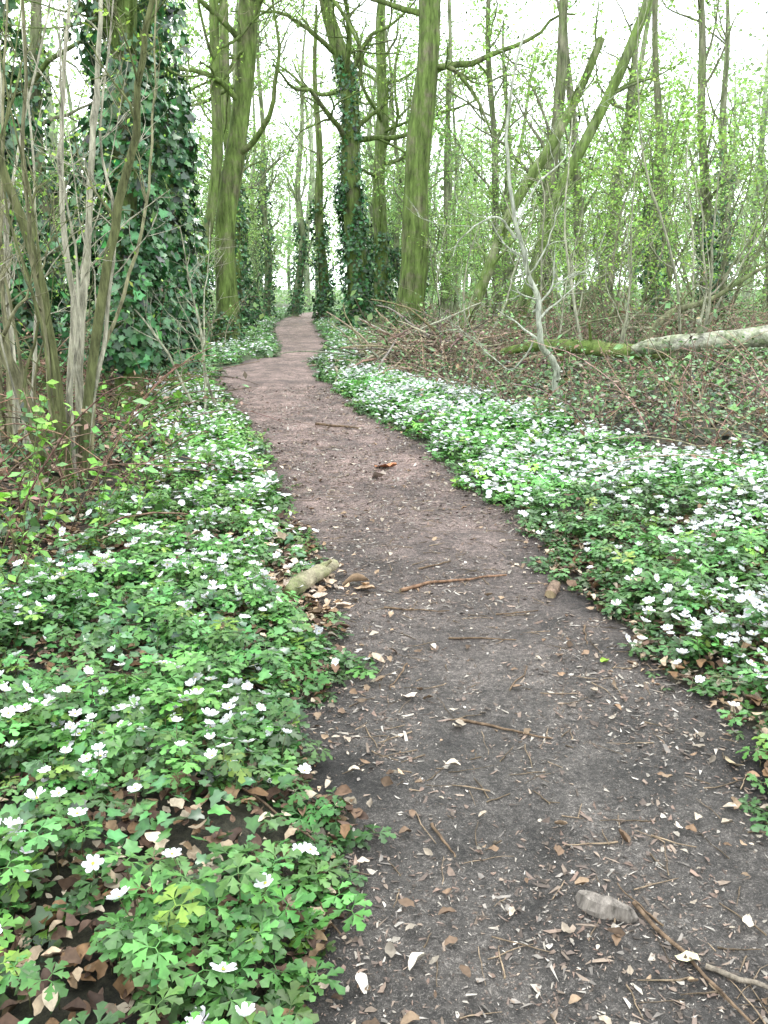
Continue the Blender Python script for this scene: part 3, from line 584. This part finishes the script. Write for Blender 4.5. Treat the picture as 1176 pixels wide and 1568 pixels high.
def bramble(name, n, xr, yr, cond, lc, L=1.4, nl=9, col=(.2, .13, .09), gf=.65, up=1.5):
    mb = MB(); x = R.uniform(*xr, n); y = R.uniform(*yr, n); k = cond(x, y); x, y = x[k], y[k]; n = len(x)
    o = np.stack([x, y, ground(x, y)], -1); a = R.uniform(0, 6.28, n); d = np.stack([np.cos(a)*.7, np.sin(a)*.7, R.uniform(.3, up, n)], -1)
    front = (x > 1.6) & (y > 9) & (y < 14.0); Ls = L*R.uniform(.4, 1.4, n)*np.where(front, .5, 1)
    P, D = grow(o, d, Ls, 10, .09, -.13); P[..., 2] = np.maximum(P[..., 2], ground(P[..., 0], P[..., 1])+.02)
    tubes(mb, P, taper(R.uniform(.003, .008, n), 10, .4), 4, tints(n, col, .4), 0)
    b = np.repeat(np.arange(n), nl); i = R.integers(2, 10, n*nl); pos = P[b, i]+R.normal(0, .04, (n*nl, 3))
    pick = R.random(n*nl) < gf
    leaves(mb, pos[pick], .065, lc, 1, .8, var=.45); leaves(mb, pos[~pick], .06, (.20, .13, .08), 1, .8, var=.35)
    mb.build(name, [M_wood, M_herb])
bramble('bramble_patch', 4200, (.3, 11), (6, 20), lambda x, y: (x > pR(y)+WRy(y)*.85), (.11, .22, .07), 1.3, 9, (.28, .20, .15), .7, 2.0)
bramble('bramble_patch', 1600, (-7, -1.5), (4, 16), lambda x, y: (x < pL(y)-WLy(y)*.95), (.09, .21, .055), 1.3)
bramble('bramble_patch', 1700, (-12, 14), (17, 36), lambda x, y: (dist(x, y) > WRy(y)*.8), (.18, .33, .10), 1.7, 9, (.25, .2, .14), .8)
mb = MB(); n = 46; x = R.uniform(-2.6, -1.4, n); y = R.uniform(3.2, 6.5, n); k = x < pL(y)-.8; x, y = x[k], y[k]; n = len(x)
P, D = grow(np.stack([x, y, ground(x, y)], -1), np.stack([R.normal(0, .25, n), R.normal(0, .25, n), np.ones(n)], -1), R.uniform(.25, .9, n), 8, .08, .02)
tubes(mb, P, taper(np.full(n, .004), 8, .5), 5, np.array([.14, .16, .06]), 0)
for _ in range(3):
    pos = np.repeat(P[:, [3, 5, 6, 7]].reshape(-1, 3), 2, 0); pos = pos[R.random(len(pos)) < .7]; leaves(mb, pos+R.normal(0, .006, pos.shape), .055, (.17, .36, .05), 1, 1., tmpl=LF, var=.3)
mb.build('elder_shoots', [M_bark3, M_herb])

# ------------------------------------------------------------ distant woodland: merged mass, haze painted in as pale bark and leaf colours
tmpl = []
for q in range(4):
    m = MB(); c = crv([(0, 0, -.2, .24), (R.normal(0, .2), 0, 4, .2), (R.normal(0, .6), R.normal(0, .5), 9, .13), (R.normal(0, 1), 0, 15, .03)], 14)
    tubes(m, c[None, :, :3], c[None, :, 3], 6, np.array([.33, .36, .26]), 0); D = nrm(np.gradient(c[:, :3], axis=0))
    crown(m, c[None, :, :3], D[None], c[None, :, 3], [(12, .12, 1, .8, 3.6, .4, 6, .18, .1, 3), (5, .2, 1, .8, 1.7, .6, 4, .2, .05, 3)], (900, .3, (.36, .53, .22), LF), (.33, .36, .27))
    tmpl.append(m)
mb = MB(); pts = []
while len(pts) < 190:
    x = R.uniform(-70, 70); y = R.uniform(44, 110)
    if abs(x) > y*.7+5: continue
    if dist(np.array(x), np.array(y)) < 1.2: continue
    pts.append((x, y))
for i in range(50):
    a = R.uniform(0, 6.28); r_ = R.uniform(22, 60); x, y = r_*math.cos(a), r_*math.sin(a)+8
    if y > 15 and abs(x) < 16: continue
    if dist(np.array(x), np.array(y)) < 2: continue
    pts.append((x, y))
for x, y in pts:
    m = tmpl[R.integers(0, 4)]; a = R.uniform(0, 6.28); s = R.uniform(.75, 1.2); off = np.array([x, y, float(ground(np.array(x), np.array(y)))])
    br = R.uniform(.65, 1.15); base_n = mb.n
    for V_, C_ in zip(m.V, m.C): mb.V.append(rz(V_*s, a)+off); mb.C.append(C_*br)
    mb.T += [t_+base_n for t_ in m.T]; mb.Q += [q_+base_n for q_ in m.Q]; mb.TM += m.TM; mb.QM += m.QM; mb.n += m.n
n = 26000; x = R.uniform(-40, 40, n); y = R.uniform(24, 110, n); k = dist(x, y) > .3; x, y = x[k], y[k]
leaves(mb, np.stack([x, y, ground(x, y)+R.random(len(x))**2*1.4], -1), .2, (.27, .43, .16), 1, .8)
n = 60000; x = R.uniform(-60, 60, n); y = R.uniform(42, 100, n); z = R.random(n)**1.5*9
k = (R.random(n) < ss((.5*vnoise(x+y*.3, z*1.5+y, .35, 90)+.5*vnoise(x-y*.5, z*2, .9, 91)-.33)/.2)) & (np.abs(x) < y*.8+4) & (dist(x, y) > 1.5); x, y, z = x[k], y[k], z[k]
leaves(mb, np.stack([x, y, z], -1), .34, (.34, .51, .22), 1, .2, var=.35)
mb.build('distant_woodland', [M_bark2, M_leaf])

mb = MB(); n = 20000; x = R.uniform(-14, 16, n); y = 9+32*R.random(n); k = (dist(x, y) > .6) & (R.random(n) < vnoise(x, y, .5, 80)*1.3); x, y = x[k], y[k]
leaves(mb, np.stack([x, y, ground(x, y)+R.random(len(x))*.2], -1), .09, (.15, .30, .07), 0, 1.2, var=.3)
mb.build('woodland_herbs', [M_herb])

# ------------------------------------------------------------ light, sky, camera
w = bpy.data.worlds.new('World'); scene.world = w; w.use_nodes = True; nt = w.node_tree; nt.nodes.clear(); Lk_ = nt.links.new
EL, AZ = math.radians(55), math.radians(20)
sky = N(nt, 'ShaderNodeTexSky', sky_type='NISHITA'); sky.sun_disc = False; sky.sun_elevation = EL; sky.sun_rotation = AZ
tc = N(nt, 'ShaderNodeTexCoord'); no = N(nt, 'ShaderNodeTexNoise'); no.inputs['Scale'].default_value = 3; no.inputs['Detail'].default_value = 5
Lk_(tc.outputs['Generated'], no.inputs['Vector'])
cr = N(nt, 'ShaderNodeValToRGB'); cr.color_ramp.elements[0].color = (.84, .92, 1, 1); cr.color_ramp.elements[1].color = (.98, 1, 1, 1); Lk_(no.outputs['Fac'], cr.inputs[0])
sc = N(nt, 'ShaderNodeVectorMath', operation='SCALE'); sc.inputs['Scale'].default_value = 27; Lk_(cr.outputs[0], sc.inputs[0])
mix = N(nt, 'ShaderNodeMixRGB'); mix.inputs[0].default_value = .88; Lk_(sky.outputs[0], mix.inputs[1]); Lk_(sc.outputs[0], mix.inputs[2])
bg = N(nt, 'ShaderNodeBackground'); bg.inputs['Strength'].default_value = .15; Lk_(mix.outputs[0], bg.inputs[0])
ow = N(nt, 'ShaderNodeOutputWorld'); Lk_(bg.outputs[0], ow.inputs[0])
sl = bpy.data.lights.new('sun', 'SUN'); sl.energy = 1.5; sl.angle = math.radians(10); sl.color = (1, .97, .92)
so = bpy.data.objects.new('sun', sl); scene.collection.objects.link(so)
so.rotation_euler = (-(math.radians(90)-EL), 0, -AZ)
cd = bpy.data.cameras.new('camera'); cd.sensor_fit = 'VERTICAL'; cd.sensor_height = 24; cd.lens = 19.97; cd.clip_end = 1000; cd.clip_start = .05
co = bpy.data.objects.new('camera', cd); scene.collection.objects.link(co); co.location = (0, 0, 1.55); co.rotation_euler = (math.radians(75.2), 0, 0)
scene.camera = co
print('tris', sum(len(o.data.polygons) for o in scene.objects if o.type == 'MESH'))
